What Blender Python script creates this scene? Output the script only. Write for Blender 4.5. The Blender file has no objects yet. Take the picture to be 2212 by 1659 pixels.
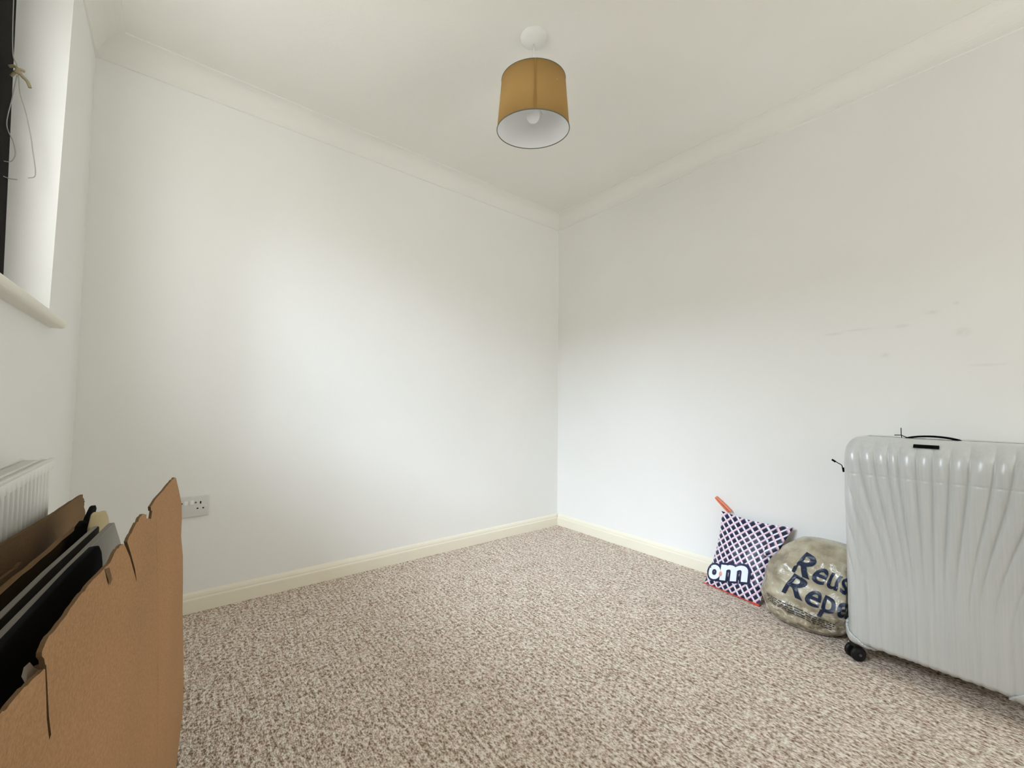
import bpy, bmesh, math, random
from mathutils import Vector, Matrix, noise
from mathutils.geometry import tessellate_polygon

random.seed(7)
SC = bpy.context.scene
C = SC.collection

# ------------------------------------------------------------ camera, world, light, exposure
CAM_H = 0.9247
yaw, pit, rol = (math.radians(a) for a in (38.1917, 2.7121, 0.6521))
Fw = Vector((math.sin(yaw)*math.cos(pit), math.cos(yaw)*math.cos(pit), math.sin(pit)))
R0 = Vector((math.cos(yaw), -math.sin(yaw), 0)); U0 = R0.cross(Fw)
Rt = R0*math.cos(rol) + U0*math.sin(rol); Up = -R0*math.sin(rol) + U0*math.cos(rol)
cd = bpy.data.cameras.new('camera'); cam = bpy.data.objects.new('camera', cd); C.objects.link(cam)
m3 = Matrix((Rt, Up, -Fw)).transposed()
cam.matrix_world = Matrix.Translation((0, 0, CAM_H)) @ m3.to_4x4()
cd.sensor_fit = 'HORIZONTAL'; cd.sensor_width = 36.0; cd.lens = 36*903.1/2212
cd.shift_x = 21.5/2212; cd.clip_start = 0.01
SC.camera = cam

w = bpy.data.worlds.new('world'); SC.world = w; w.use_nodes = True
bg = w.node_tree.nodes['Background']
bg.inputs[0].default_value = (1.0, 0.995, 0.95, 1); bg.inputs[1].default_value = 4.0

def area(name, loc, target, sx, sy, power, col):
    l = bpy.data.lights.new(name, 'AREA'); l.shape = 'RECTANGLE'; l.size = sx; l.size_y = sy
    l.energy = power; l.color = col
    o = bpy.data.objects.new(name, l); C.objects.link(o); o.location = loc
    o.rotation_euler = (Vector(target)-Vector(loc)).to_track_quat('-Z', 'Y').to_euler()
    return o
# the overcast sky seen through the window
area('sky_light', (-4.55, 0.1, 4.3), (-0.46, 1.1, 1.7), 4.4, 2.3, 1080, (0.74, 0.86, 1.0))
area('sky_light', (-3.0, -2.2, 4.2), (-0.46, 1.1, 1.7), 2.8, 1.9, 65, (0.74, 0.86, 1.0))

SC.view_settings.view_transform = 'Standard'; SC.view_settings.look = 'None'
SC.view_settings.gamma = 1.0; SC.view_settings.use_curve_mapping = False
SC.view_settings.exposure = 0.0
SC.cycles.max_bounces = 10; SC.cycles.diffuse_bounces = 7
SC.cycles.use_denoising = True

# ------------------------------------------------------------ helpers
def mat(name, col, rough=0.6, spec=0.5, metal=0.0, coat=0.0):
    m = bpy.data.materials.new(name); m.use_nodes = True
    b = m.node_tree.nodes['Principled BSDF']
    b.inputs['Base Color'].default_value = (*col, 1); b.inputs['Roughness'].default_value = rough
    b.inputs['Metallic'].default_value = metal; b.inputs['Specular IOR Level'].default_value = spec
    b.inputs['Coat Weight'].default_value = coat
    return m
class NT:
    """small helper round a material's nodes"""
    def __init__(s, m): s.m = m; s.t = m.node_tree; s.b = s.t.nodes['Principled BSDF']
    def n(s, typ, **kw):
        x = s.t.nodes.new(typ)
        for k, v in kw.items():
            if k.startswith('_'): setattr(x, k[1:], v)
            else:
                x.inputs[int(k[1:]) if k[0] == 'i' and k[1:].isdigit() else k].default_value = v
        return x
    def l(s, a, b): s.t.links.new(a, b)
    def coord(s, scale=(1, 1, 1), rot=(0, 0, 0), src='Object'):
        tc = s.n('ShaderNodeTexCoord'); mp = s.n('ShaderNodeMapping')
        mp.inputs['Scale'].default_value = scale; mp.inputs['Rotation'].default_value = rot
        s.l(tc.outputs[src], mp.inputs['Vector']); return mp.outputs['Vector']
    def noise(s, vec, sc, det=2, rough=0.5):
        x = s.n('ShaderNodeTexNoise'); x.inputs['Scale'].default_value = sc
        x.inputs['Detail'].default_value = det; x.inputs['Roughness'].default_value = rough
        s.l(vec, x.inputs['Vector']); return x.outputs['Fac']
    def ramp(s, fac, stops):
        x = s.n('ShaderNodeValToRGB'); e = x.color_ramp.elements
        e[0].position = stops[0][0]; e[0].color = (*stops[0][1], 1)
        e[1].position = stops[-1][0]; e[1].color = (*stops[-1][1], 1)
        for p, c in stops[1:-1]:
            q = e.new(p); q.color = (*c, 1)
        s.l(fac, x.inputs[0]); return x.outputs[0]
    def mix(s, a, b, fac, mode='MIX'):
        x = s.n('ShaderNodeMix'); x.data_type = 'RGBA'; x.blend_type = mode
        for sock, v in ((x.inputs[6], a), (x.inputs[7], b), (x.inputs[0], fac)):
            if isinstance(v, (tuple, float, int)):
                sock.default_value = (*v, 1) if isinstance(v, tuple) and len(v) == 3 else v
            else: s.l(v, sock)
        return x.outputs[2]
    def math(s, op, a, b=0.0):
        x = s.n('ShaderNodeMath'); x.operation = op
        for i, v in enumerate((a, b)):
            if isinstance(v, (float, int)): x.inputs[i].default_value = v
            else: s.l(v, x.inputs[i])
        return x.outputs[0]
    def bump(s, h, strength, dist):
        x = s.n('ShaderNodeBump'); x.inputs['Strength'].default_value = strength
        x.inputs['Distance'].default_value = dist; s.l(h, x.inputs['Height'])
        s.l(x.outputs[0], s.b.inputs['Normal'])
    def base(s, c): s.l(c, s.b.inputs['Base Color'])

def link(name, me, m, parent=None, smooth=False):
    o = bpy.data.objects.new(name, me); C.objects.link(o)
    if m is not None: me.materials.append(m)
    if parent is not None: o.parent = parent
    if smooth:
        for p in me.polygons: p.use_smooth = True
    return o
def ob(name, vf, m, parent=None, smooth=False):
    me = bpy.data.meshes.new(name); me.from_pydata([tuple(v) for v in vf[0]], [], vf[1]); me.update()
    bm = bmesh.new(); bm.from_mesh(me); bmesh.ops.recalc_face_normals(bm, faces=bm.faces); bm.to_mesh(me); bm.free()
    return link(name, me, m, parent, smooth)
def box(x0, x1, y0, y1, z0, z1):
    v = [(x, y, z) for x in (x0, x1) for y in (y0, y1) for z in (z0, z1)]
    return v, [(0, 1, 3, 2), (4, 6, 7, 5), (0, 4, 5, 1), (2, 3, 7, 6), (0, 2, 6, 4), (1, 5, 7, 3)]
def join(*parts):
    V, Fc = [], []
    for v, f in parts:
        k = len(V); V += list(v); Fc += [tuple(i+k for i in q) for q in f]
    return V, Fc
def lathe(prof, n=48, closed=False):
    V = [(r*math.cos(2*math.pi*k/n), r*math.sin(2*math.pi*k/n), z) for r, z in prof for k in range(n)]
    Fc = []
    m = len(prof)
    for i in range(m if closed else m-1):
        j = (i+1) % m
        for k in range(n):
            Fc.append((i*n+k, i*n+(k+1) % n, j*n+(k+1) % n, j*n+k))
    return V, Fc
def tube(pts, r, n=8, cap=True):
    pts = [Vector(p) for p in pts]; V, Fc = [], []
    rr = r if isinstance(r, (list, tuple)) else [r]*len(pts)
    prev = None
    for i, p in enumerate(pts):
        t = (pts[min(i+1, len(pts)-1)]-pts[max(i-1, 0)]).normalized()
        if prev is None:
            a = Vector((0, 0, 1)) if abs(t.z) < 0.9 else Vector((1, 0, 0)); u = t.cross(a).normalized()
        else: u = (prev - t*prev.dot(t)).normalized()
        prev = u; v = t.cross(u)
        for k in range(n):
            an = 2*math.pi*k/n; V.append(tuple(p + (u*math.cos(an)+v*math.sin(an))*rr[i]))
    for i in range(len(pts)-1):
        for k in range(n):
            Fc.append((i*n+k, i*n+(k+1) % n, (i+1)*n+(k+1) % n, (i+1)*n+k))
    if cap:
        Fc.append(tuple(range(n))); Fc.append(tuple(range((len(pts)-1)*n, len(pts)*n)))
    return V, Fc
def spline(pts, k=6):
    P = [Vector(p) for p in pts]; out = []
    for i in range(len(P)-1):
        a, b, c, d = P[max(i-1, 0)], P[i], P[i+1], P[min(i+2, len(P)-1)]
        for j in range(k):
            t = j/k
            out.append(0.5*((2*b)+(c-a)*t+(2*a-5*b+4*c-d)*t*t+(3*b-a-3*c+d)*t**3))
    out.append(P[-1]); return out
def bevel(o, wd, seg=2):
    md = o.modifiers.new('bevel', 'BEVEL'); md.width = wd; md.segments = seg; md.limit_method = 'ANGLE'
    for p in o.data.polygons: p.use_smooth = True
    return o
def empty(name, loc=(0, 0, 0), rz=0.0):
    o = bpy.data.objects.new(name, None); C.objects.link(o); o.location = loc; o.rotation_euler[2] = rz
    o.empty_display_size = 0.05; return o
def tag(o, label, cat, group=None):
    o['label'] = label; o['category'] = cat
    if group: o['group'] = group
    return o
def struct(o): o['kind'] = 'structure'; return o

# ------------------------------------------------------------ materials
def wall_material(name, scuffs):
    m = mat(name, (0.80, 0.795, 0.745), 0.85, 0.2); t = NT(m)
    v = t.coord()
    big = t.noise(v, 1.3, 3)
    c = t.ramp(big, [(0.3, (0.80, 0.80, 0.775)), (0.7, (0.83, 0.83, 0.81))])
    if scuffs:
        # faint grey rub marks where furniture has touched the paint
        acc = None
        for (y, z, ry, rz_) in scuffs:
            tc = t.n('ShaderNodeTexCoord'); mp = t.n('ShaderNodeMapping')
            mp.inputs['Location'].default_value = (0, -y/ry, -z/rz_); mp.inputs['Scale'].default_value = (0, 1/ry, 1/rz_)
            t.l(tc.outputs['Object'], mp.inputs['Vector'])
            ln = t.n('ShaderNodeVectorMath'); ln.operation = 'LENGTH'; t.l(mp.outputs[0], ln.inputs[0])
            g = t.n('ShaderNodeMapRange'); g.inputs[1].default_value = 0.0; g.inputs[2].default_value = 1.0
            g.inputs[3].default_value = 0.42; g.inputs[4].default_value = 0.0; g.clamp = True
            t.l(ln.outputs['Value'], g.inputs[0])
            acc = g.outputs[0] if acc is None else t.math('MAXIMUM', acc, g.outputs[0])
        patchy = t.math('MULTIPLY', acc, t.noise(v, 60, 2))
        c = t.mix(c, (0.50, 0.49, 0.45), patchy)
    t.base(c)
    t.bump(t.noise(v, 260, 3, 0.6), 0.12, 0.002)
    return m
M_wall = wall_material('wall_paint', None)
M_wallB = wall_material('wall_paint_scuffed', [
    (0.56, 1.262, 0.05, 0.008), (0.47, 1.27, 0.07, 0.006), (0.174, 1.336, 0.012, 0.010), (0.16, 1.22, 0.03, 0.022),
    (0.384, 1.15, 0.02, 0.014), (0.10, 1.09, 0.06, 0.008), (0.33, 1.267, 0.03, 0.012), (0.24, 1.31, 0.03, 0.012)])
M_ceil = mat('ceiling_paint', (0.77, 0.765, 0.71), 0.9, 0.15)
t = NT(M_ceil); v = t.coord()
t.base(t.ramp(t.noise(v, 1.7, 4), [(0.3, (0.79, 0.787, 0.735)), (0.7, (0.82, 0.817, 0.775))]))
t.bump(t.noise(v, 90, 4, 0.65), 0.25, 0.003)
M_skirt = mat('skirting_gloss', (0.81, 0.765, 0.635), 0.35, 0.45)
M_sill = mat('sill_gloss', (0.78, 0.76, 0.66), 0.35, 0.4)
M_cove = mat('cove_paint', (0.80, 0.797, 0.755), 0.85, 0.2)

M_carpet = mat('carpet', (0.5, 0.42, 0.36), 0.98, 0.05); t = NT(M_carpet)
v = t.coord((1, 0.62, 1)); vs = t.coord((1, 0.12, 1))
n1 = t.noise(v, 105, 2, 0.55); n2 = t.noise(v, 30, 2, 0.5); n3 = t.noise(vs, 85, 2, 0.5); n4 = t.noise(v, 210, 1, 0.5)
mixn = t.math('ADD', t.math('MULTIPLY', n1, 0.55), t.math('ADD', t.math('MULTIPLY', n3, 0.25), t.math('MULTIPLY', n4, 0.20)))
c = t.ramp(mixn, [(0.37, (0.25, 0.18, 0.125)), (0.45, (0.49, 0.395, 0.325)), (0.525, (0.72, 0.625, 0.55)), (0.60, (0.90, 0.85, 0.78))])
tint = t.ramp(n2, [(0.35, (1.0, 0.94, 0.92)), (0.65, (0.98, 1.0, 0.95))])
t.base(t.mix(c, tint, 0.8, 'MULTIPLY'))
t.bump(mixn, 1.0, 0.016)

def cardboard(name, a, b):
    m = mat(name, a, 0.9, 0.15); t = NT(m); v = t.coord()
    f = t.noise(v, 300, 2, 0.7); g = t.noise(v, 5, 2)
    c = t.ramp(f, [(0.25, b), (0.75, a)])
    t.base(t.mix(c, t.ramp(g, [(0.3, (0.92, 0.9, 0.88)), (0.7, (1.04, 1.0, 0.98))]), 1.0, 'MULTIPLY'))
    wv = t.n('ShaderNodeTexWave'); wv.inputs['Scale'].default_value = 45; wv.bands_direction = 'Y'
    t.l(v, wv.inputs['Vector'])
    t.bump(t.math('ADD', t.math('MULTIPLY', wv.outputs['Fac'], 0.12), f), 0.15, 0.002)
    return m
M_card = cardboard('cardboard', (0.47, 0.285, 0.15), (0.33, 0.19, 0.09))
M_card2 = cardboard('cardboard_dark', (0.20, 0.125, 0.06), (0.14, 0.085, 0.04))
M_cardin = mat('cardboard_edge', (0.13, 0.08, 0.04), 0.95, 0.1)
M_white = mat('white_plastic', (0.82, 0.82, 0.80), 0.35)
M_rad = mat('radiator_enamel', (0.80, 0.80, 0.76), 0.35, 0.45)
M_dark = mat('dark_slot', (0.006, 0.006, 0.006), 0.7, 0.2)
M_black = mat('black_plastic', (0.004, 0.004, 0.004), 0.9, 0.05)
M_frame = mat('dark_window_frame', (0.008, 0.007, 0.005), 0.8, 0.1)

# ------------------------------------------------------------ room shell
XW, XB, YA, HC = -0.2976, 2.374, 2.3073, 2.40
Y0 = -1.3
TW = 0.165          # wall thickness on the window side
o = struct(ob('floor', box(XW-0.02, XB+0.02, Y0, YA+0.02, -0.06, 0.0), M_carpet))
struct(ob('ceiling', box(XW-TW, XB+0.1, Y0, YA+0.1, HC, HC+0.08), M_ceil))
struct(ob('wall_back', box(XW-TW, XB+0.12, YA, YA+0.12, -0.06, HC), M_wall))
struct(ob('wall_right', box(XB, XB+0.12, Y0, YA, -0.06, HC), M_wallB))
# unseen wall behind the camera, its wide doorway added to let in fill light
struct(ob('wall_front', join(box(XW-TW, 1.6, Y0-0.1, Y0, -0.06, HC), box(1.6, XB+0.12, Y0-0.1, Y0, 2.1, HC)), M_wall))
# window wall with its opening; the far reveal is a little out of plumb
OY0, OZ0, OZ1 = 0.42, 1.170, 2.235
def ry(z): return 1.800 + (z-1.23)*0.067
V1, F1 = box(XW-TW, XW, 0, YA, OZ0, OZ1)
V1 = [(x, (ry(z) if y == 0 else y), z) for x, y, z in V1]
struct(ob('wall_left', join(box(XW-TW, XW, Y0, YA, -0.06, OZ0), box(XW-TW, XW, Y0, YA, OZ1, HC),
                            box(XW-TW, XW, Y0, OY0, OZ0, OZ1), (V1, F1)), M_wall))

# coving: concave profile between wall and ceiling
def cove(name, p0, p1, inward, cc=0.088):
    prof = [(0, -cc-0.004), (0.006, -cc-0.002)]
    for k in range(13):
        a = math.radians(90*k/12)
        prof.append((0.006+(cc-0.006)*(1-math.cos(a)), -cc+(cc-0.004)*math.sin(a)))
    prof += [(cc+0.004, -0.003), (cc+0.005, 0), (0, 0)]
    d = Vector(p1)-Vector(p0); inn = Vector(inward); n = len(prof)
    V = [tuple(Vector(p)+inn*a+Vector((0, 0, HC+b))) for p in (p0, p1) for a, b in prof]
    Fc = [(k, (k+1) % n, n+(k+1) % n, n+k) for k in range(n)] + [tuple(range(n)), tuple(range(n, 2*n))]
    o = struct(ob(name, (V, Fc), M_cove)); return o
cove('trim_1', (XW, YA, 0), (XB, YA, 0), (0, -1, 0))
cove('trim_2', (XB, YA, 0), (XB, Y0, 0), (-1, 0, 0))
cove('trim_3', (XW, YA, 0), (XW, Y0, 0), (1, 0, 0))

def skirt(name, p0, p1, inward):
    prof = [(0, 0), (0.017, 0), (0.017, 0.050), (0.0165, 0.056), (0.013, 0.061), (0.0125, 0.068), (0.010, 0.076), (0.006, 0.082), (0.002, 0.085), (0, 0.085)]
    inn = Vector(inward); n = len(prof)
    V = [tuple(Vector(p)+inn*a+Vector((0, 0, b))) for p in (p0, p1) for a, b in prof]
    Fc = [(k, (k+1) % n, n+(k+1) % n, n+k) for k in range(n)] + [tuple(range(n)), tuple(range(n, 2*n))]
    return struct(ob(name, (V, Fc), M_skirt))
skirt('baseboard_back', (XW, YA, 0), (XB, YA, 0), (0, -1, 0))
skirt('baseboard_right', (XB, YA-0.0171, 0), (XB, Y0, 0), (-1, 0, 0))
skirt('baseboard_left', (XW, YA-0.0171, 0), (XW, Y0, 0), (1, 0, 0))

# window: dark frame set in the reveal, glass pane, rounded sill board
win = struct(empty('window_1', (XW-0.10, 1.12, OZ0)))
def wf(vf): return [(x-win.location.x, y-win.location.y, z-win.location.z) for x, y, z in vf[0]], vf[1]
def fx(z): return -0.390 - (z-1.25)*0.028
def leaned(y0, y1, z0, z1, d=0.035):
    V, Fc = box(0, 1, y0, y1, z0, z1)
    return [((fx(z) if x == 1 else fx(z)-d), (min(y, ry(z)-0.002) if y > 1.75 else y), z) for x, y, z in V], Fc
bevel(ob('window_frame', wf(join(leaned(1.675, 1.9, OZ0+0.004, OZ1-0.002), leaned(OY0+0.002, OY0+0.08, OZ0+0.004, OZ1-0.002),
      leaned(OY0+0.08, 1.675, OZ1-0.05, OZ1-0.002), leaned(OY0+0.08, 1.675, OZ0+0.004, OZ0+0.075))), M_frame, win), 0.003)
M_glass = bpy.data.materials.new('window_glass'); M_glass.use_nodes = True
gt = M_glass.node_tree; gt.nodes.clear()
go = gt.nodes.new('ShaderNodeOutputMaterial'); gm = gt.nodes.new('ShaderNodeMixShader'); ga = gt.nodes.new('ShaderNodeBsdfTransparent')
gg = gt.nodes.new('ShaderNodeBsdfGlossy'); gm.inputs[0].default_value = 0.05
gg.inputs['Roughness'].default_value = 0.02
gt.links.new(ga.outputs[0], gm.inputs[1]); gt.links.new(gg.outputs[0], gm.inputs[2]); gt.links.new(gm.outputs[0], go.inputs[0])
for a, b in ((OY0+0.08, 1.675),):
    ob('pane', wf(([(fx(z)-0.018+dx, y, z) for dx in (0, 0.004) for y in (a, b) for z in (OZ0+0.075, OZ1-0.05)],
                   box(0, 1, 0, 1, 0, 1)[1])), M_glass, win)
# sill board with a bullnosed front running past the reveals
nz0, nz1, xn = 1.137, 1.166, -0.262
# simple solid: nose section in front of the wall
nose = [(XW, nz1+0.004), (xn-0.012, nz1)] + [(xn-0.012+0.012*math.cos(a), (nz0+nz1)/2+(nz1-nz0)/2*math.sin(a)) for a in [math.radians(90-15*k) for k in range(13)]] + [(XW, nz0)]
n = len(nose)
V = [(x, y, z) for y in (0.30, 1.818) for x, z in nose]
Fc = [(k, (k+1) % n, n+(k+1) % n, n+k) for k in range(n)] + [tuple(range(n)), tuple(range(n, 2*n))]
ob('window_sill', wf(join((V, Fc), box(-0.46, XW, OY0, ry(OZ0)-0.001, OZ0, OZ0+0.004))), M_sill, win)
ob('sill_shadow_line', wf(box(-0.398, -0.386, OY0, 1.795, OZ0+0.004, OZ0+0.012)), M_dark, win)  # dark strip standing in for the shadow line between frame and sill
for yy in (1.775, 1.735, 1.70):
    bevel(ob('glazing_peg', wf(box(-0.392, -0.380, yy-0.009, yy+0.009, OZ0+0.012, OZ0+0.038)), M_white, win), 0.002)

# ------------------------------------------------------------ radiator
rad = empty('radiator', (-0.213, 0.70, 0))
def lr(x, y, z): return (x+0.213, y-0.70, z)
ya, yb, zt, zb = -0.03, 1.425, 0.786, 0.18
pitch = 0.0302; rows = []
nfl = int((yb-ya-0.02)/pitch)
ys = []
y = ya
cols = [(ya, 0, 0), (ya+0.006, 0, 0)]
y = ya+0.012
while y+pitch < yb-0.008:
    cols += [(y+0.002, 0, 0), (y+0.0075, 1, 0), (y+0.0225, 1, 0), (y+0.028, 0, 0)]
    y += pitch
cols += [(yb-0.002, 0, 0), (yb, 0, 0)]
zrows = [(zt, 0, -0.006), (zt-0.004, 0, 0), (zt-0.024, 0, 0), (zt-0.034, 1, 0), (zb+0.03, 1, 0), (zb+0.02, 0, 0), (zb, 0, 0)]
V = []
for (z, k, dx) in zrows:
    for (yy, r, _) in cols:
        V.append(lr(-0.213+dx-(0.009 if (k and not r) else 0.0), yy, z))
nc = len(cols)
Fc = [(i*nc+j, i*nc+j+1, (i+1)*nc+j+1, (i+1)*nc+j) for i in range(len(zrows)-1) for j in range(nc-1)]
o = ob('front_panel', (V, Fc), M_rad, rad, True)
md = o.modifiers.new('s', 'SOLIDIFY'); md.thickness = 0.0015; md.offset = -1
bm = bmesh.new(); bm.from_mesh(o.data); bmesh.ops.recalc_face_normals(bm, faces=bm.faces); bm.to_mesh(o.data); bm.free()
bevel(ob('top_grille', join(box(*[q for q in (0-0.006, 0.0005)], ya-0.70, yb-0.70, zt-0.004, zt+0.001),
     box(-0.052, -0.047, ya-0.70, yb-0.70, zt-0.004, zt+0.002),
     box(-0.022, -0.016, ya-0.70, yb-0.70, zt-0.004, zt+0.0005),
     *[box(-0.047, -0.006, yy-0.70, yy-0.70+0.003, zt-0.006, zt-0.002) for yy in [ya+0.012*k for k in range(int((yb-ya)/0.012))]]), M_rad, rad), 0.0006, 1)
bevel(ob('end_cap', box(-0.052, -0.0045, yb-0.70-0.002, yb-0.70+0.001, zb+0.02, zt-0.002), M_rad, rad), 0.001, 1)
bevel(ob('end_cap', box(-0.052, -0.0045, ya-0.70-0.001, ya-0.70+0.002, zb+0.02, zt-0.002), M_rad, rad), 0.001, 1)
ob('back_panel', box(-0.052, -0.050, ya-0.70+0.003, yb-0.70-0.003, zb+0.02, zt-0.01), M_rad, rad)
for yy in (0.15, 1.25):
    bevel(ob('wall_bracket', box(XW+0.2135, -0.050, yy-0.70-0.015, yy-0.70+0.015, 0.25, 0.70), M_rad, rad), 0.001, 1)
ob('feed_pipe', tube([(-0.03, yb-0.70-0.02, zb+0.04), (-0.03, yb-0.70+0.02, zb+0.03), (-0.03, yb-0.70+0.035, zb-0.02), (-0.03, yb-0.70+0.035, 0.0)], 0.0075, 10), M_white, rad, True)
tag(rad, 'white enamelled panel radiator with vertical flutes under the window sill', 'radiator')

# ------------------------------------------------------------ blind cords knotted in the reveal
M_cord = mat('cord_white', (0.36, 0.35, 0.33), 0.8); M_knot = mat('cord_tape', (0.28, 0.235, 0.14), 0.85)
bc = empty('blind_cord', (-0.386, 1.79, 1.84))
def lb(p): return (p[0]+0.386, p[1]-1.79, p[2]-1.84)
YC = 1.775
ob('cord', tube([lb(p) for p in spline([(-0.402, YC, OZ1), (-0.402, YC, 2.06), (-0.397, YC, 1.915), (-0.388, YC, 1.88), (-0.383, YC, 1.85),
      (-0.378, YC, 1.80), (-0.366, YC, 1.755), (-0.353, YC, 1.69), (-0.346, YC, 1.64), (-0.339, YC, 1.59), (-0.340, YC, 1.568), (-0.352, YC, 1.560)])], 0.0013, 6), M_cord, bc, True)
ob('cord', tube([lb(p) for p in spline([(-0.386, YC, 1.85), (-0.392, YC, 1.78), (-0.399, YC, 1.70), (-0.385, YC, 1.655), (-0.379, YC, 1.62), (-0.386, YC, 1.596), (-0.402, YC, 1.592)])], 0.0013, 6), M_cord, bc, True)
ob('cord', tube([lb(p) for p in spline([(-0.402, YC, 1.55), (-0.388, YC, 1.546), (-0.372, YC, 1.548)])], 0.0013, 6), M_cord, bc, True)
ob('knot', join(tube([lb(p) for p in spline([(-0.402, YC, 1.868), (-0.390, YC-0.004, 1.872), (-0.383, YC-0.006, 1.862), (-0.376, YC, 1.852), (-0.366, YC, 1.842), (-0.360, YC, 1.826)])], 0.0042, 8),
    tube([lb(p) for p in spline([(-0.397, YC, 1.842), (-0.389, YC-0.006, 1.853), (-0.382, YC-0.006, 1.866), (-0.372, YC, 1.868)])], 0.0036, 8),
    tube([lb(p) for p in spline([(-0.390, YC, 1.858), (-0.386, YC-0.01, 1.853), (-0.381, YC, 1.858), (-0.386, YC-0.01, 1.866)])], 0.004, 8)), M_knot, bc, True)
tag(bc, 'thin white blind cord tied in a knot beside the dark window frame', 'cord')

# ------------------------------------------------------------ double socket on the back wall
sk = empty('wall_socket', (0.073, YA, 0.458))
M_sock = mat('socket_plastic', (0.66, 0.65, 0.63), 0.4)
bevel(ob('face_plate', box(-0.073, 0.073, -0.010, 0, -0.045, 0.045), M_sock, sk), 0.003, 3)
for s in (-1, 1):
    bevel(ob('rocker_switch', box(s*0.010-0.007, s*0.010+0.007, -0.0135, -0.009, 0.008, 0.027), M_white, sk), 0.0015)
    cx_ = s*0.042
    ob('pin_slot', box(cx_-0.0027, cx_+0.0027, -0.0104, -0.006, 0.010, 0.021), M_dark, sk)
    ob('pin_slot', box(cx_-0.0135, cx_-0.0070, -0.0104, -0.006, -0.012, -0.0065), M_dark, sk)
    ob('pin_slot', box(cx_+0.0070, cx_+0.0135, -0.0104, -0.006, -0.012, -0.0065), M_dark, sk)
    ob('indicator_window', box(s*0.0245-0.003, s*0.0245+0.003, -0.0106, -0.007, 0.014, 0.020), mat('indicator', (0.05, 0.03, 0.03), 0.3), sk)
    ob('screw', [*lathe([(0.0001, 0.0), (0.003, 0.0), (0.003, 0.001)], 12)], M_white, sk)
for ch in [c for c in sk.children if c.name.startswith('screw')]:
    ch.rotation_euler[0] = math.radians(90)
for ch, xx in zip([c for c in sk.children if c.name.startswith('screw')], (-0.0635, 0.0635)):
    ch.location = (xx, -0.0101, 0.0)
tag(sk, 'white double wall socket above the skirting, partly hidden by cardboard', 'socket')

# ------------------------------------------------------------ pendant light
pl = empty('pendant_light', (1.087, 1.201, HC))
ob('ceiling_rose', lathe([(0.0001, -0.030), (0.012, -0.030), (0.022, -0.026), (0.040, -0.020), (0.050, -0.011), (0.0525, -0.002), (0.0525, 0.0)], 48), mat('rose_plastic', (0.74, 0.74, 0.71), 0.6), pl, True)
ob('flex_cable', tube([(0, 0, -0.028), (0.001, 0, -0.10), (0, 0.001, -0.20)], 0.0032, 10), M_white, pl, True)
SHZ = -0.386     # bottom of shade below ceiling
ax = Vector((math.cos(math.radians(48)), math.sin(math.radians(48)), 0))   # away from the camera
tilt = Matrix.Rotation(math.radians(-6.0), 4, Vector((-ax.y, ax.x, 0)))
def tl(vf, m4=tilt, off=(0, 0, SHZ)):
    return [tuple(m4 @ Vector(v) + Vector(off)) for v in vf[0]], vf[1]
M_shade = mat('shade_fabric', (0.40, 0.245, 0.085), 0.85, 0.2); t = NT(M_shade)
v = t.coord((1, 1, 1)); wv = t.noise(t.coord((1, 1, 40)), 30, 2)
t.base(t.mix((0.43, 0.262, 0.088), (0.35, 0.215, 0.075), wv)); t.bump(wv, 0.1, 0.001)
M_lining = mat('shade_lining', (0.80, 0.81, 0.82), 0.7)
M_rim = mat('shade_rim', (0.12, 0.12, 0.09), 0.6)
SH = 0.190; rb, rt_ = 0.1435, 0.1255
sh = ob('lamp_shade', tl(lathe([(rb, 0.0), (rt_, SH), (rt_-0.0012, SH), (rb-0.0012, 0.0)], 96, True)), M_shade, pl, True)
sh.data.materials.append(M_lining)
ob('shade_lining', tl(lathe([(rb-0.0016, 0.001), (rt_-0.0016, SH-0.001)], 96)), M_lining, sh, True)
def ring(r, z, rr, nn=96, k=8):
    V, Fc = [], []
    for i in range(nn):
        a = 2*math.pi*i/nn
        for j in range(k):
            b = 2*math.pi*j/k
            V.append(((r+rr*math.cos(b))*math.cos(a), (r+rr*math.cos(b))*math.sin(a), z+rr*math.sin(b)))
    for i in range(nn):
        for j in range(k):
            Fc.append((i*k+j, i*k+(j+1) % k, ((i+1) % nn)*k+(j+1) % k, ((i+1) % nn)*k+j))
    return V, Fc
ob('rim_band', tl(ring(rb, 0.0, 0.0018)), M_rim, sh, True)
ob('rim_band', tl(ring(rt_, SH, 0.0014)), M_rim, sh, True)
# overlapping seam of the fabric
sa = math.radians(180+48+1.0)
def shp(a, z, dr): r = rb+(rt_-rb)*z/SH+dr; return (r*math.cos(a), r*math.sin(a), z)
V = [shp(sa+da, z, dr) for da, dr in ((0.0, 0.0), (0.0, 0.0016), (0.06, 0.0012), (0.06, 0.0)) for z in (0.001, SH-0.001)]
ob('seam', tl((V, [(0, 1, 3, 2), (2, 3, 5, 4), (4, 5, 7, 6)])), mat('shade_seam', (0.30, 0.18, 0.06), 0.9, 0.1), sh)
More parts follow.
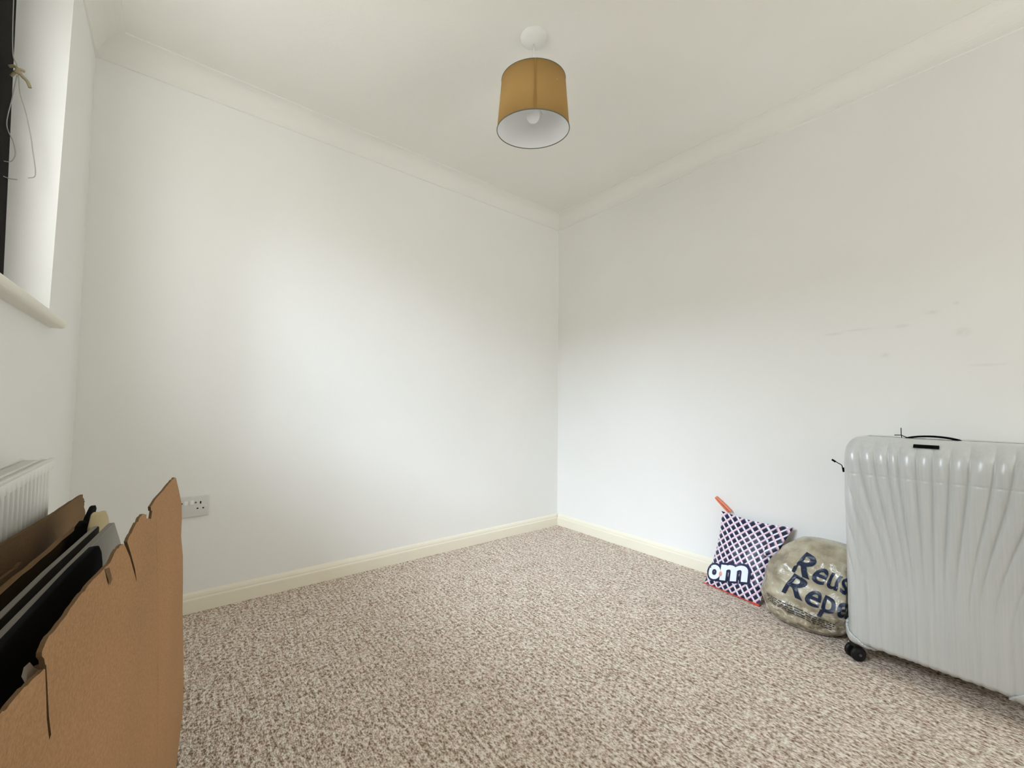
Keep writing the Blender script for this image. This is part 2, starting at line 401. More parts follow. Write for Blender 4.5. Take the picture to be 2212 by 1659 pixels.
# spider ring holding the shade, lamp holder and bulb hang with it
sp = [ring(0.021, 0.130, 0.0015, 32, 6)]
for k in range(3):
    a = math.radians(30+120*k)
    r2 = rb+(rt_-rb)*0.130/SH
    sp.append(tube([(0.021*math.cos(a), 0.021*math.sin(a), 0.130), (r2*math.cos(a), r2*math.sin(a), 0.130)], 0.0015, 6))
ob('shade_spider', tl(join(*sp)), M_white, sh, True)
ob('lamp_holder', tl(lathe([(0.004, 0.188), (0.012, 0.183), (0.017, 0.170), (0.019, 0.140), (0.019, 0.106), (0.017, 0.104), (0.0001, 0.104)], 32)), M_white, pl, True)
M_bulb = mat('bulb_opal', (0.86, 0.86, 0.86), 0.3)
ob('light_bulb', tl(lathe([(0.012, 0.106), (0.013, 0.096), (0.018, 0.085), (0.0245, 0.072), (0.0265, 0.058), (0.0245, 0.045), (0.0175, 0.035), (0.008, 0.030), (0.0001, 0.0285)], 32)), M_bulb, pl, True)
tag(pl, 'mustard brown fabric drum lampshade hanging from a white ceiling rose', 'ceiling light')

# ------------------------------------------------------------ boards and flattened boxes against the radiator
def sheet(name, A, B, outline, thick, m, parent=None, edge=None, curl=None):
    """upright board: outline in (y, z), standing on the line A-B, thickness away from the room"""
    A = Vector((A[0], A[1])); B = Vector((B[0], B[1])); d = (A-B).normalized(); nrm = Vector((-d.y, d.x))
    if nrm.x > 0: nrm = -nrm
    def P(y, z, k):
        s = (y-B.y)/d.y; p = B+d*s+nrm*(thick*k)
        c_ = curl(y, z) if curl else 0.0
        return (p.x+c_, p.y, z)
    tri = tessellate_polygon([[Vector((y, z, 0)) for y, z in outline]])
    n = len(outline)
    V = [P(y, z, 0) for y, z in outline]+[P(y, z, 1) for y, z in outline]
    Fc = [tuple(q) for q in tri]+[tuple(i+n for i in reversed(q)) for q in tri]
    Fc += [(i, (i+1) % n, n+(i+1) % n, n+i) for i in range(n)]
    o = ob(name, (V, Fc), m, parent)
    if edge is not None:
        o.data.materials.append(edge)
        for p in o.data.polygons:
            if len(p.vertices) == 4: p.material_index = 1
    return o
def rag(pts, amp=0.002, n=4, close_from=0):
    """roughen a torn edge"""
    out = []
    for i in range(len(pts)-1):
        (a, b), (c, d) = pts[i], pts[i+1]
        for k in range(n):
            t_ = k/n; out.append((a+(c-a)*t_+random.uniform(-amp, amp)*(k > 0), b+(d-b)*t_+random.uniform(-amp, amp)*(k > 0)))
    out.append(pts[-1]); return out
FA, FB = (0.03, 1.05), (-0.08, 0.40)
right = [(1.045, 0.0), (1.055, 0.10), (1.065, 0.195), (1.085, 0.224), (1.112, 0.26), (1.119, 0.31), (1.09, 0.42), (1.060, 0.505), (1.049, 0.565), (1.034, 0.623),
         (1.006, 0.667), (1.005, 0.70), (0.997, 0.729), (0.962, 0.762), (0.931, 0.789)]
topedge = rag([(0.931, 0.789), (0.918, 0.792), (0.876, 0.789), (0.801, 0.782), (0.765, 0.776)], 0.001)
topedge += [(0.768, 0.770), (0.775, 0.768), (0.770, 0.758), (0.745, 0.765)]
topedge += rag([(0.745, 0.770), (0.728, 0.775), (0.708, 0.773), (0.689, 0.768), (0.668, 0.761), (0.664, 0.757)], 0.0018)
topedge += [(0.684, 0.735), (0.703, 0.712), (0.714, 0.692), (0.697, 0.712), (0.677, 0.736), (0.655, 0.756)]       # the tear
topedge += rag([(0.648, 0.760), (0.641, 0.761), (0.623, 0.760), (0.609, 0.754), (0.589, 0.753), (0.547, 0.752), (0.518, 0.748), (0.492, 0.744), (0.469, 0.741),
                (0.463, 0.736), (0.468, 0.727), (0.472, 0.720)], 0.0012)
topedge += [(0.4765, 0.700), (0.4815, 0.678), (0.4875, 0.660), (0.4845, 0.658), (0.478, 0.678), (0.474, 0.700), (0.470, 0.7195)]  # lower slit
topedge += rag([(0.468, 0.721), (0.444, 0.723), (0.421, 0.724), (0.411, 0.725), (0.36, 0.728), (0.12, 0.735), (0.10, 0.735)], 0.0012)
out = [(0.10, 0.0)]+right+topedge[1:]
front = sheet('flattened_box', FA, FB, out, 0.0032, M_card, None, M_cardin)
tag(front, 'large light brown flattened cardboard box with torn top edge, front of the stack', 'cardboard box')
# second wall of the same flattened box, behind the first near the far end
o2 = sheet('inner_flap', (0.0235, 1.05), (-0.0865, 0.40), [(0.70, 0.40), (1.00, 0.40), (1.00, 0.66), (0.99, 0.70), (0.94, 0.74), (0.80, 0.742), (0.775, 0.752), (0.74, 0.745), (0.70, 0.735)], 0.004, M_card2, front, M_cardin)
# raised fold line down the box
ob('fold_line', tube([(-0.0133, 0.801, 0.752), (-0.0063, 0.842, 0.60), (0.0006, 0.883, 0.381), (0.0035, 0.90, 0.2)], 0.0016, 6), M_card, front, True)
ob('torn_shred', ([(-0.0475, 0.590, 0.752), (-0.045, 0.600, 0.750), (-0.043, 0.609, 0.735), (-0.044, 0.604, 0.730), (-0.046, 0.596, 0.742)], [(0, 1, 2, 3, 4)]), M_card2, front)

def plain(y0, y1, z, far=None): return [(y0, 0.0), (y1, 0.0), (y1, z*0.98)]+(far or [])+[(y1-0.001, z), (y0, z)]
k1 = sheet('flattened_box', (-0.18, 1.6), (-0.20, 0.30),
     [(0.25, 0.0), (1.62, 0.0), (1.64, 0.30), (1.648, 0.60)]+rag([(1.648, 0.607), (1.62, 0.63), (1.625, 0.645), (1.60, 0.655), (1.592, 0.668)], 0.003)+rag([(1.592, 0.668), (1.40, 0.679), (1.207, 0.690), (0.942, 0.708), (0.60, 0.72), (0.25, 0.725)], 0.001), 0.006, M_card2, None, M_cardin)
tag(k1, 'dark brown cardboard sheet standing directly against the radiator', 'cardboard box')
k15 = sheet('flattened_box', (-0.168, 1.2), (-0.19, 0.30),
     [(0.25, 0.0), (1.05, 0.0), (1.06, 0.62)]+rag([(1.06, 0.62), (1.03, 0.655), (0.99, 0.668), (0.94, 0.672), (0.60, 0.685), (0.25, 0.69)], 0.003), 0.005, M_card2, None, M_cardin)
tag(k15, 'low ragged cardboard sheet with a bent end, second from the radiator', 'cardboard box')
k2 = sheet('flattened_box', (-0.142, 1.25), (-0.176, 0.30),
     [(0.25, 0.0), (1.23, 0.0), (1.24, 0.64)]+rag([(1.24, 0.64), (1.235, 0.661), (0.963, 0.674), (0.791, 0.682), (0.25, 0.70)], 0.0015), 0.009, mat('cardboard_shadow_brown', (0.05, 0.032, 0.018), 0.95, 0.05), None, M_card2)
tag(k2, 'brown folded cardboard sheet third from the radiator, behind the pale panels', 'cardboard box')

M_panel = mat('panel_edge', (0.12, 0.105, 0.08), 0.6); M_panel2 = mat('panel_grey', (0.22, 0.205, 0.17), 0.55)
pa = sheet('flat_panel', (-0.095, 1.2), (-0.140, 0.30), [(0.25, 0.0), (1.10, 0.0), (1.104, 0.683), (1.094, 0.687), (0.79, 0.704), (0.25, 0.722)], 0.0075, mat('panel_face_shaded', (0.02, 0.016, 0.012), 0.8, 0.1), None, M_panel)  # face colour darkened to carry the shade of the narrow gap
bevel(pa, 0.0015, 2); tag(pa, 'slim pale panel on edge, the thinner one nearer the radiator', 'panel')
pb = sheet('flat_panel', (-0.080, 1.05), (-0.125, 0.30), [(0.25, 0.0), (1.20, 0.0), (1.187, 0.621), (1.09, 0.6905), (1.076, 0.692), (0.634, 0.711), (0.25, 0.725)], 0.009, M_panel2, None, M_panel)
bevel(pb, 0.0015, 2); tag(pb, 'pale grey panel on edge with a slanted far corner, nearest the torn box', 'panel')
bk = sheet('flat_panel', (-0.058, 1.0), (-0.113, 0.30), [(0.25, 0.0), (0.82, 0.0), (0.842, 0.30), (0.846, 0.66), (0.842, 0.690), (0.832, 0.708), (0.816, 0.720), (0.795, 0.725), (0.70, 0.7285), (0.54, 0.7295), (0.25, 0.735)], 0.008, M_black)
bevel(bk, 0.002, 2); tag(bk, 'black panel with a rounded corner standing between grey panel and torn box', 'panel')
M_foam = mat('cream_foam', (0.44, 0.36, 0.20), 0.9)
cr = sheet('foam_strip', (-0.1045, 1.2), (-0.1495, 0.30), [(1.12, 0.10), (1.28, 0.10), (1.298, 0.60), (1.295, 0.642), (1.270, 0.668), (1.240, 0.686), (1.205, 0.690), (1.164, 0.700), (1.143, 0.699), (1.12, 0.68)], 0.010, M_foam)
bevel(cr, 0.003, 2); tag(cr, 'cream foam edge strip poking up behind the far end of the pale panels', 'packaging')
blk = sheet('corner_protector', (-0.122, 1.25), (-0.162, 0.30), [(1.10, 0.30), (1.30, 0.30), (1.308, 0.632), (1.301, 0.657), (1.270, 0.668), (1.262, 0.676), (1.275, 0.687), (1.262, 0.696), (1.241, 0.697), (1.199, 0.686), (1.18, 0.676), (1.156, 0.688), (1.12, 0.685), (1.10, 0.66)], 0.008, M_black)
bevel(blk, 0.002, 2); tag(blk, 'black plastic corner piece sticking up at the far end of the stack', 'packaging')
# crumpled clear wrap caught on the torn edge
V, Fc = [], []
for i in range(15):
    for j in range(7):
        y_ = 0.478+0.068*i/14; z_ = 0.690+0.024*j/6+0.008*math.sin(i*0.9)
        q = noise.noise(Vector((y_*140, z_*160, 2)))
        V.append((-0.035+(y_-1.0)*0.0929+0.004+q*0.006, y_, z_+0.006*noise.noise(Vector((y_*110, 5, z_*90)))))
for i in range(14):
    for j in range(6): Fc.append((i*7+j, i*7+j+1, (i+1)*7+j+1, (i+1)*7+j))
wr = ob('plastic_wrap', (V, Fc), mat('clear_wrap', (0.55, 0.52, 0.47), 0.15, 0.8), None, True)
tag(wr, 'crumpled clear plastic wrap caught inside the torn edge of the box', 'packaging')

# ------------------------------------------------------------ suitcase
CX, CY, CZ = 2.154, 0.1855, 0.437
HX, HY, HZ = 0.176, 0.2775, 0.382
suit = empty('suitcase', (CX, CY, 0))
RX, RY, RZT, RZB = 0.085, 0.050, 0.095, 0.035
RIBC = 0.04       # the fan of ribs is centred here
RIBS = [-0.70, -0.63, -0.56, -0.50, -0.44, -0.375, -0.31, -0.245, -0.19, -0.150, -0.098, -0.055, -0.015, 0.025, 0.070, 0.098, 0.135, 0.175, 0.235, 0.30, 0.36, 0.43, 0.50, 0.58, 0.66]
def sstep(a, b, x): t_ = max(0, min(1, (x-a)/(b-a))); return t_*t_*(3-2*t_)
def ribh(yl, z):
    wdt = 1.0-0.46*(1-sstep(0.25, 0.82, z))
    s = (yl-RIBC)/wdt
    for a, b in zip(RIBS[:-1], RIBS[1:]):
        if a <= s < b:
            q = (s-a)/(b-a); return math.sin(math.pi*q)**0.75*min(1.0, ((b-a)/0.06)**0.7)
    return 0
def skin(p):
    """point and normal of the rounded case for a point on its bounding box"""
    r = (RX, RY, RZT if p.z > 0 else RZB); h = (HX, HY, HZ)
    q = Vector([max(-(h[i]-r[i]), min(h[i]-r[i], p[i])) for i in range(3)])
    d = Vector([(p[i]-q[i])/r[i] for i in range(3)])
    d.normalize()
    nrm = Vector([d[i]/r[i] for i in range(3)]).normalized()
    return q+Vector([d[i]*r[i] for i in range(3)]), nrm
def rbox(nx, ny, nz):
    V, idx, Fc = [], {}, []
    def vert(i, j, k):
        key = (i, j, k)
        if key in idx: return idx[key]
        p, nrm = skin(Vector((-HX+2*HX*i/nx, -HY+2*HY*j/ny, -HZ+2*HZ*k/nz)))
        fr = abs(nrm.x); tp = max(0.0, nrm.z)
        side = sstep(HY, HY-0.03, abs(p.y))
        zz = p.z+CZ
        amp = (0.0042+0.0085*sstep(0.28, 0.62, zz))*side*sstep(0.0, 0.6, fr+0.25*tp)*(1-0.9*sstep(0.755, 0.812, zz))
        h_ = ribh(p.y, zz)*amp
        h_ -= 0.0010*math.exp(-((zz-0.684)/0.0030)**2)*fr       # crease below the top roll
        bulge = 0.006*(1-(p.y/HY)**2)*(1-(p.z/HZ)**2)*fr
        p = p+nrm*(h_-0.004+bulge)
        idx[key] = len(V); V.append(tuple(p)); return idx[key]
    for i in (0, nx):
        for j in range(ny):
            for k in range(nz): Fc.append([(i, j, k), (i, j+1, k), (i, j+1, k+1), (i, j, k+1)])
    for j in (0, ny):
        for i in range(nx):
            for k in range(nz): Fc.append([(i, j, k), (i+1, j, k), (i+1, j, k+1), (i, j, k+1)])
    for k in (0, nz):
        for i in range(nx):
            for j in range(ny): Fc.append([(i, j, k), (i+1, j, k), (i+1, j+1, k), (i, j+1, k)])
    return vert, V, Fc
NX, NY, NZ = 44, 250, 300
vert, V, FL = rbox(NX, NY, NZ)
halves = {0: [], 1: []}
for q in FL:
    ic = sum(a[0] for a in q)/4
    f_ = tuple(vert(*a) for a in q)
    halves[0 if ic < NX/2 else 1].append(f_)
M_suit = mat('suitcase_shell', (0.50, 0.51, 0.50), 0.38, 0.5, 0.10, 0.35); t = NT(M_suit)
v = t.coord((1, 1, 0.02)); nn = t.noise(v, 160, 2); 
t.base(t.mix((0.50, 0.515, 0.50), (0.60, 0.615, 0.605), nn)); t.b.inputs['Coat Roughness'].default_value = 0.28
t.bump(t.noise(t.coord(), 500, 2), 0.04, 0.001)
for k, nm in ((0, 'front_shell'), (1, 'back_shell')):
    used = sorted({i for f_ in halves[k] for i in f_}); mp = {a: b for b, a in enumerate(used)}
    sx = -0.0015 if k == 0 else 0.0015
    o = ob(nm, ([(V[i][0]+sx, V[i][1], V[i][2]+CZ) for i in used], [tuple(mp[i] for i in f_) for f_ in halves[k]]), M_suit, suit, True)
    md = o.modifiers.new('s', 'SOLIDIFY'); md.thickness = 0.002; md.offset = -1
# zip round the middle
zp = []
for k in range(97):
    a = 2*math.pi*k/96; cy_, cz_ = math.cos(a), math.sin(a)
    e = 0.12
    yy = math.copysign(abs(cy_)**e, cy_)*(HY-0.0085); z2 = math.copysign(abs(cz_)**e, cz_)*(HZ-0.0085)
    zp.append((0, yy, z2+CZ))
def rrect(hy, hz, r, n=10):
    P = []
    for sy, sz, a0 in ((1, 1, 0), (-1, 1, 90), (-1, -1, 180), (1, -1, 270)):
        for k in range(n+1):
            a = math.radians(a0+90*k/n); P.append((0, sy*(hy-r)+r*math.cos(a), sz*(hz-r)+r*math.sin(a)+CZ))
    P.append(P[0]); return P
ob('zip', tube(rrect(HY-0.007, HZ-0.007, 0.055), 0.004, 8, False), M_dark, suit, True)
# corner guards on the bottom corners
def guard(sy, dmax, zmax, pw):
    V2, F2 = [], []
    mp = {}
    for q in FL:
        if sum(a[0] for a in q)/4 >= NX/2: continue
        f_ = tuple(vert(*a) for a in q)
        c_ = sum((Vector(V[i]) for i in f_), Vector())/4
        d_ = (HY-sy*c_.y)/dmax; z_ = (c_.z+HZ)/zmax
        if d_ < 1 and z_ < 1 and max(0, d_)**pw+max(0, z_)**pw < 1:
            g = []
            for i in f_:
                if i not in mp:
                    p = Vector(V[i]); p2, nn_ = skin(Vector([max(-h, min(h, c2)) for c2, h in zip(p, (HX, HY, HZ))]))
                    p = p+nn_*0.006; mp[i] = len(V2); V2.append((p.x, p.y, p.z+CZ))
                g.append(mp[i])
            F2.append(tuple(g))
    o = ob('corner_guard', (V2, F2), M_suit, suit, True)
    md = o.modifiers.new('s', 'SOLIDIFY'); md.thickness = 0.009; md.offset = -0.3
guard(1, 0.095, 0.062, 1.1); guard(-1, 0.165, 0.075, 2.0)
# spinner wheels
M_wheel = mat('wheel_rubber', (0.006, 0.006, 0.006), 0.5, 0.3); M_hub = mat('wheel_hub', (0.05, 0.05, 0.05), 0.35)
for sx in (-1, 1):
    for sy in (-1, 1):
        ang = math.radians(50 if sy > 0 else -20)
        cst = bevel(ob('caster_fork', box(-0.014, 0.014, -0.016, 0.016, 0.0, 0.022), M_wheel, suit), 0.004, 3)
        cst.location = (sx*(HX-0.040), sy*(HY-0.045)+0.014*(sy > 0), 0.044); cst.rotation_euler[2] = ang
        for s2 in (-1, 1):
            wv_ = lathe([(0.0001, -0.007), (0.020, -0.007), (0.0255, -0.004), (0.0255, 0.004), (0.020, 0.007), (0.0001, 0.007)], 28)
            wo = ob('wheel', wv_, M_wheel, cst, True); wo.rotation_euler = (0, math.radians(90), 0); wo.location = (s2*0.0145, 0.004, -0.0185)
            hb = ob('wheel', lathe([(0.0001, 0), (0.006, 0), (0.006, 0.0015)], 16), M_hub, cst, True); hb.name = 'hub_cap'
            hb.rotation_euler = (0, math.radians(-90), 0); hb.location = (s2*0.0145-0.0078, 0.004, -0.0185)
# top handle, badge, side strap, tag loop
hy0, hy1 = 0.300-CY, 0.155-CY
hp = [(-0.01, hy0+(hy1-hy0)*k/20, 0.8085+0.0135*math.sin(math.pi*k/20)**0.6) for k in range(21)]
V, Fc = [], []
for (x, y, z) in hp:
    for dx, dz in ((-0.013, 0), (0.013, 0), (0.013, 0.006), (-0.013, 0.006)): V.append((x+dx, y, z+dz))
for i in range(20):
    for k in range(4): Fc.append((i*4+k, i*4+(k+1) % 4, (i+1)*4+(k+1) % 4, (i+1)*4+k))
Fc += [(0, 1, 2, 3), (80, 81, 82, 83)]
bevel(ob('carry_handle', (V, Fc), M_black, suit), 0.002, 2)
bd = bevel(ob('name_badge', box(-0.0015, 0.0015, -0.031, 0.031, -0.0075, 0.0075), M_black, suit), 0.001, 2)
bd.location = (2.0035-CX, 0.229-CY, 0.7965); bd.rotation_euler = (0, math.radians(48), 0)
ob('tag_loop', join(tube([(-0.01, 0.307-CY, 0.808), (-0.012, 0.309-CY, 0.825), (-0.012, 0.309-CY, 0.852)], 0.0012, 6),
                    tube([(-0.012, 0.328-CY, 0.824), (-0.012, 0.309-CY, 0.825), (-0.011, 0.29-CY, 0.815)], 0.0016, 6)), M_black, suit, True)
ob('zip_puller', join(tube(spline([(-0.002, HY-0.008, 0.667), (-0.002, HY+0.022, 0.672), (-0.002, HY+0.028, 0.690), (-0.002, HY+0.040, 0.698), (-0.002, HY+0.052, 0.706)]), 0.0017, 6),
    tube([(-0.002, HY+0.048, 0.702), (-0.002, HY+0.060, 0.710)], 0.0038, 8), tube([(-0.002, HY+0.022, 0.664), (-0.002, HY+0.024, 0.682)], 0.0038, 8)), M_black, suit, True)
tag(suit, 'large pearl white ribbed hardshell suitcase standing upright against the right wall', 'suitcase')

# ------------------------------------------------------------ flat lettering helper
def text2d(s, size, offset=0.0, bold=0.0, sub=2, shear=0.0):
    cu = bpy.data.curves.new('txt', 'FONT'); cu.body = s; cu.size = size; cu.offset = offset; cu.shear = shear; cu.resolution_u = 4
    o = bpy.data.objects.new('txt', cu); C.objects.link(o)
    bpy.context.view_layer.update()
    dg = bpy.context.evaluated_depsgraph_get(); me = bpy.data.meshes.new_from_object(o.evaluated_get(dg))
    bpy.data.objects.remove(o); bpy.data.curves.remove(cu)
    bm = bmesh.new(); bm.from_mesh(me); bmesh.ops.triangulate(bm, faces=bm.faces)
    for _ in range(sub):
        long_e = [e for e in bm.edges if e.calc_length() > 0.006]
        if not long_e: break
        bmesh.ops.subdivide_edges(bm, edges=long_e, cuts=1); bmesh.ops.triangulate(bm, faces=bm.faces)
    V = [v_.co.copy() for v_ in bm.verts]; Fc = [tuple(v_.index for v_ in f_.verts) for f_ in bm.faces]
    bm.free(); bpy.data.meshes.remove(me); return V, Fc

# ------------------------------------------------------------ patterned bag leaning on the right wall
BL, BR, TL, TR = Vector((2.215, 1.092, 0.004)), Vector((2.172, 0.813, 0.004)), Vector((2.345, 1.056, 0.362)), Vector((2.345, 0.722, 0.352))
BW, BH = 0.33, 0.385
def bagS(u, v, side=1, off=0.0):
    # pinched sides between the corner ears
    uu = 0.5+(u-0.5)*(1-0.13*math.sin(math.pi*max(0, min(1, v)))**0.8)
    vv = v-0.035*math.sin(math.pi*u)*sstep(0.5, 1, v)
    p = (BL*(1-uu)+BR*uu)*(1-vv)+(TL*(1-uu)+TR*uu)*vv
    e = max(0.0, math.sin(math.pi*max(0, min(1, u)))*math.sin(math.pi*max(0, min(1, v))))
    wr_ = noise.noise(Vector((u*5, v*5, 3.3)))*0.010*e**0.3 + 0.006*math.sin(9*(u-0.2*v))*e**0.5*(side > 0)
    th = (0.050 if side > 0 else 0.010)*e**0.55
    p = p+Vector((-1, -0.25, 0.12)).normalized()*(side*th+(wr_ if side > 0 else 0)+off)
    p.z = max(p.z, 0.003); p.x = min(p.x, 2.368)
    return p
def bag_sheet(name, side, m, parent):
    n = 44; V = [tuple(bagS(i/n, j/n, side)) for i in range(n+1) for j in range(n+1)]
    Fc = [(i*(n+1)+j, i*(n+1)+j+1, (i+1)*(n+1)+j+1, (i+1)*(n+1)+j) for i in range(n) for j in range(n)]
    o = ob(name, (V, Fc), m, parent, True)
    uv = o.data.uv_layers.new(name='UVMap')
    for lp in o.data.loops:
        i, j = divmod(lp.vertex_index, n+1); uv.data[lp.index].uv = (i/n*BW, j/n*BH)
    return o
M_bag = mat('bag_print', (0.8, 0.8, 0.85), 0.4, 0.4); t = NT(M_bag)
tc = t.n('ShaderNodeTexCoord'); mp = t.n('ShaderNodeMapping'); mp.inputs['Rotation'].default_value = (0, 0, math.radians(43))
mp.inputs['Scale'].default_value = (1/0.0305, 1/0.0305, 1)
t.l(tc.outputs['UV'], mp.inputs['Vector']); se = t.n('ShaderNodeSeparateXYZ'); t.l(mp.outputs[0], se.inputs[0])
fx_, fy_ = t.math('FRACT', se.outputs[0]), t.math('FRACT', se.outputs[1])
ax_, ay_ = t.math('ABSOLUTE', t.math('SUBTRACT', fx_, 0.5)), t.math('ABSOLUTE', t.math('SUBTRACT', fy_, 0.5))
sq = t.math('LESS_THAN', t.math('MAXIMUM', ax_, ay_), 0.375)
core = t.math('LESS_THAN', t.math('MAXIMUM', t.math('ABSOLUTE', t.math('SUBTRACT', fx_, 0.56)), t.math('ABSOLUTE', t.math('SUBTRACT', fy_, 0.48))), 0.30)
linex = t.math('GREATER_THAN', ax_, 0.42)
basec = t.mix((0.80, 0.80, 0.90), (0.88, 0.52, 0.56), linex)
basec = t.mix(basec, (0.16, 0.15, 0.25), sq); basec = t.mix(basec, (0.010, 0.010, 0.035), core)
t.base(basec)
bag = empty('drawstring_bag', (2.25, 0.93, 0))
bag.location = (0, 0, 0)
fr_ = bag_sheet('front_sheet', 1, M_bag, bag); bag_sheet('back_sheet', -1, M_bag, bag)
M_red = mat('bag_red_trim', (0.62, 0.06, 0.035), 0.5); M_orange = mat('bag_orange', (0.80, 0.25, 0.14), 0.5)
ob('bottom_piping', tube([bagS(k/30, 0.0, 1, 0.002)+Vector((0, 0, 0.001)) for k in range(31)], [0.0026 if k < 24 else 0.0026+0.004*sstep(24, 30, k) for k in range(31)], 8), M_red, bag, True)
ob('side_edge', tube([bagS(1.0, 0.5+k/40, 1, 0.001) for k in range(21)], 0.0022, 6), mat('bag_pink', (0.80, 0.55, 0.60), 0.5), bag, True)
hp = spline([(2.352, 1.020, 0.362), (2.350, 1.052, 0.392), (2.350, 1.084, 0.424), (2.352, 1.082, 0.428), (2.350, 1.046, 0.402), (2.350, 1.008, 0.368)], 5)
V, Fc = [], []
for p in hp:
    V += [(p.x-0.012, p.y, p.z-0.002), (p.x+0.008, p.y, p.z+0.002)]
for i in range(len(hp)-1): Fc.append((2*i, 2*i+1, 2*i+3, 2*i+2))
o = ob('strap_handle', (V, Fc), M_orange, bag, True); md = o.modifiers.new('s', 'SOLIDIFY'); md.thickness = 0.002
# fold of the loose corner at the upper right
n = 10; V = []
for i in range(n+1):
    for j in range(n+1):
        u = 0.80+0.20*i/n; vv = 0.60+0.38*j/n
        V.append(tuple(bagS(u, vv, 1, 0.006+0.016*(i/n)*math.sin(math.pi*j/n))))
Fc = [(i*(n+1)+j, i*(n+1)+j+1, (i+1)*(n+1)+j+1, (i+1)*(n+1)+j) for i in range(n) for j in range(n)]
o = ob('folded_corner', (V, Fc), M_bag, bag, True); uv = o.data.uv_layers.new(name='UVMap')
for lp in o.data.loops:
    i, j = divmod(lp.vertex_index, n+1); uv.data[lp.index].uv = ((0.80-0.2*i/n)*BW+0.31, (0.60+0.38*j/n)*BH+0.01)
md = o.modifiers.new('s', 'SOLIDIFY'); md.thickness = 0.0015
M_navy = mat('print_navy', (0.006, 0.012, 0.055), 0.4); M_pwhite = mat('print_white', (0.80, 0.86, 0.90), 0.4)
def on_bag(vf, u0, v0, rot, off, sx=1.0, sy=1.0):
    c_, s_ = math.cos(rot), math.sin(rot)
    return [tuple(bagS(u0+(p.x*sx*c_-p.y*sy*s_)/BW, v0+(p.x*sx*s_+p.y*sy*c_)/BH, 1, off)) for p in vf[0]], vf[1]
rot = math.radians(13)
for ch, u0, v0, sz, sx in (('o', 0.020, 0.100, 0.135, 1.05), ('m', 0.235, 0.142, 0.150, 1.45)):
    ob('logo_outline', on_bag(text2d(ch, sz, 0.016), u0, v0, rot, 0.0035, sx), M_navy, bag)
    ob('logo_letter', on_bag(text2d(ch, sz, 0.0055), u0, v0, rot, 0.005, sx), M_pwhite, bag)
dot = lathe([(0.0001, 0), (0.011, 0)], 16)
ob('logo_dot', on_bag(([Vector(p) for p in dot[0]], dot[1]), 0.238, 0.215, rot, 0.0062, 0.8, 1.2), mat('print_orange', (0.75, 0.33, 0.25), 0.5), bag)
tag(bag, 'white and navy lattice patterned bag with red bottom edge leaning on the right wall', 'bag')

# ------------------------------------------------------------ tan plastic carrier bag with lettering
def c2S(th, z, off=0.0):
    """th measured from -x towards +y; z height"""
    H = 0.352
    q = z/H
    keys = [(0.0, 2.185, 0.640, 0.095, 0.115), (0.10, 2.178, 0.640, 0.120, 0.155), (0.35, 2.185, 0.632, 0.128, 0.172), (0.6, 2.205, 0.620, 0.118, 0.158), (0.82, 2.232, 0.602, 0.095, 0.132), (0.95, 2.25, 0.59, 0.060, 0.095), (1.0, 2.255, 0.585, 0.002, 0.003)]
    for a, b in zip(keys[:-1], keys[1:]):
        if q <= b[0]: t_ = (q-a[0])/(b[0]-a[0]); break
    else: t_ = 1.0
    t2 = t_*t_*(3-2*t_) if b[0] < 0.9 else t_
    cx_, cy_, rx, ry_ = [a[i]+(b[i]-a[i])*(t2 if i < 3 else (t_ if b[0] < 0.9 else t_**2 if b[0] > 0.99 else t_)) for i in (1, 2, 3, 4)]
    ct, st = math.cos(th), math.sin(th)
    ex = math.copysign(abs(ct)**0.8, ct); ey = math.copysign(abs(st)**0.8, st)
    p = Vector((cx_-rx*ex, cy_+ry_*ey, z))
    nrm = Vector((-ct, st, 0.1)).normalized()
    P = Vector((p.x*9, p.y*9, p.z*9))
    rid = 1-abs(noise.noise(P*1.3+Vector((3, 7, 1))))*2.2
    rid2 = 1-abs(noise.noise(Vector((p.x*20, p.y*20, p.z*14))))*2
    h = 0.016*rid+0.009*rid2+0.012*noise.noise(P*0.6)-0.003
    edge = min(1.0, q*8)*min(1.0, (1-q)*5)
    p = p+nrm*(h*edge*0.9-0.008*edge+off)
    p.y -= 0.010
    p.x = min(p.x, 2.366); p.z = max(0.003, p.z)
    if p.y < 0.478 and p.x > 1.97: p.y = 0.478
    return p
def loft(nth=120, nz=80):
    V = [tuple(c2S(2*math.pi*i/nth, 0.352*j/nz)) for j in range(nz+1) for i in range(nth)]
    Fc = [(j*nth+i, j*nth+(i+1) % nth, (j+1)*nth+(i+1) % nth, (j+1)*nth+i) for j in range(nz) for i in range(nth)]
    Fc.append(tuple(range(nth))); Fc.append(tuple(range(nz*nth, (nz+1)*nth)))
    return V, Fc
M_poly = mat('tan_polythene', (0.45, 0.39, 0.28), 0.22, 0.6, 0, 0.3); t = NT(M_poly)
v = t.coord(); a_ = t.noise(v, 9, 4, 0.6); b_ = t.noise(v, 22, 3, 0.6)
c = t.ramp(a_, [(0.33, (0.17, 0.125, 0.07)), (0.46, (0.36, 0.30, 0.20)), (0.66, (0.54, 0.49, 0.37))])
c = t.mix(c, (0.38, 0.38, 0.28), t.math('MULTIPLY', b_, 0.5))
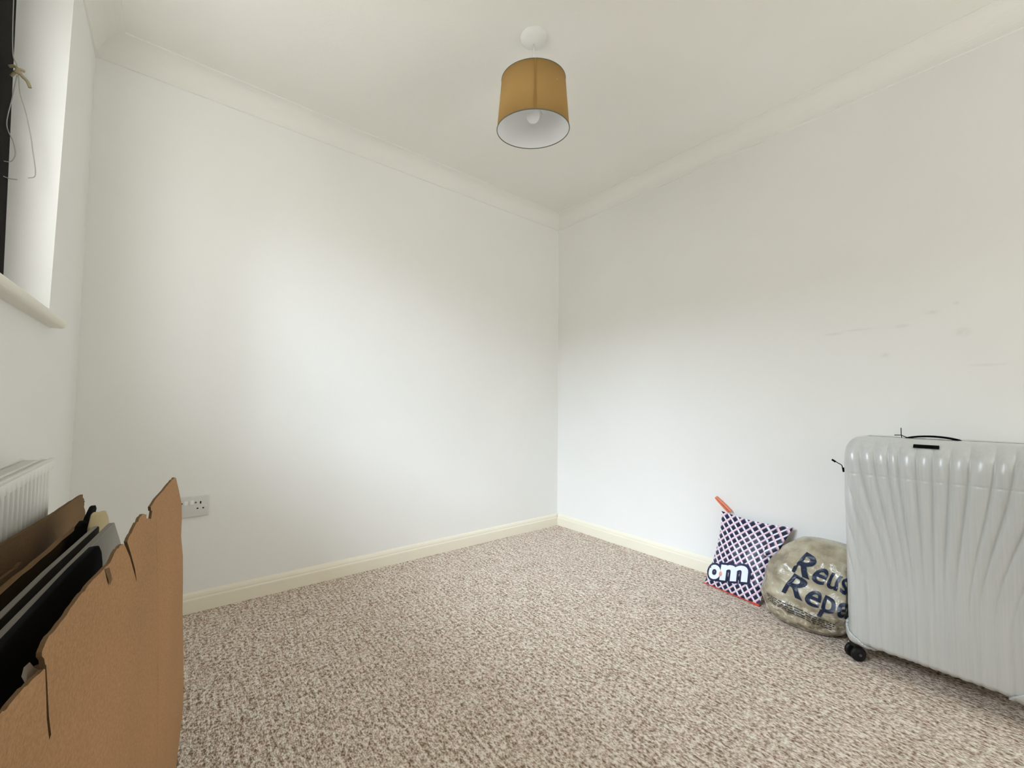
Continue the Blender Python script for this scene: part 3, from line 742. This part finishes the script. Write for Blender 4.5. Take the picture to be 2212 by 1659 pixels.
# things in the bag showing dark and pale through the thin plastic low down
sz = t.n('ShaderNodeSeparateXYZ'); t.l(v, sz.inputs[0])
low = t.n('ShaderNodeMapRange'); low.inputs[1].default_value = 0.13; low.inputs[2].default_value = 0.08; low.inputs[3].default_value = 0.0; low.inputs[4].default_value = 1.0
t.l(sz.outputs[2], low.inputs[0])
cont = t.ramp(t.noise(t.coord((1, 1, 1.6)), 26, 3, 0.6), [(0.40, (0.05, 0.045, 0.03)), (0.47, (0.30, 0.25, 0.17)), (0.56, (0.34, 0.29, 0.20)), (0.62, (0.75, 0.70, 0.62))])
t.base(t.mix(c, cont, t.math('MULTIPLY', low.outputs[0], 0.65)))
t.bump(t.math('ADD', t.noise(v, 35, 4, 0.7), a_), 0.6, 0.008)
cb = empty('carrier_bag', (0, 0, 0))
ob('bag_body', loft(), M_poly, cb, True)
def on_c2(vf, th0, z0, rot, off, rr=0.150, sx=1.0):
    # th decreases to the right as seen from the room
    c_, s_ = math.cos(rot), math.sin(rot); out = []
    for p in vf[0]:
        a = p.x*sx*c_-p.y*s_; b = p.x*sx*s_+p.y*c_
        out.append(tuple(c2S(th0-a/rr, z0+b, off)))
    return out, vf[1]
M_ink = mat('ink_navy', (0.004, 0.014, 0.045), 0.4); M_ink2 = mat('ink_dark', (0.03, 0.028, 0.025), 0.5)
ob('lettering', on_c2(text2d('Reuse', 0.118, 0.0018), 0.33, 0.228, math.radians(-12), 0.0035, 0.150, 0.80), M_ink, cb)
ob('lettering', on_c2(text2d('Repeat', 0.118, 0.0018), 0.36, 0.142, math.radians(-12), 0.0035, 0.150, 0.80), M_ink, cb)
def dashes(rows, th0, z0, length, hh):
    V, Fc = [], []
    for r in range(rows):
        x = random.uniform(0, 0.01)
        while x < length:
            wd = random.uniform(0.006, 0.018)
            k = len(V); zz = z0-r*hh*1.9
            for a, b in ((x, 0), (x+wd, 0), (x+wd, hh), (x, hh)): V.append(Vector((a, zz-z0+b, 0)))
            Fc.append((k, k+1, k+2, k+3)); x += wd+0.004
    return on_c2((V, Fc), th0, z0, math.radians(-10), 0.004)
o = ob('small_print', dashes(4, 0.72, 0.108, 0.21, 0.0042), M_ink2, cb)
tag(cb, 'crumpled tan plastic carrier bag printed Reuse Repeat between lattice bag and suitcase', 'bag')
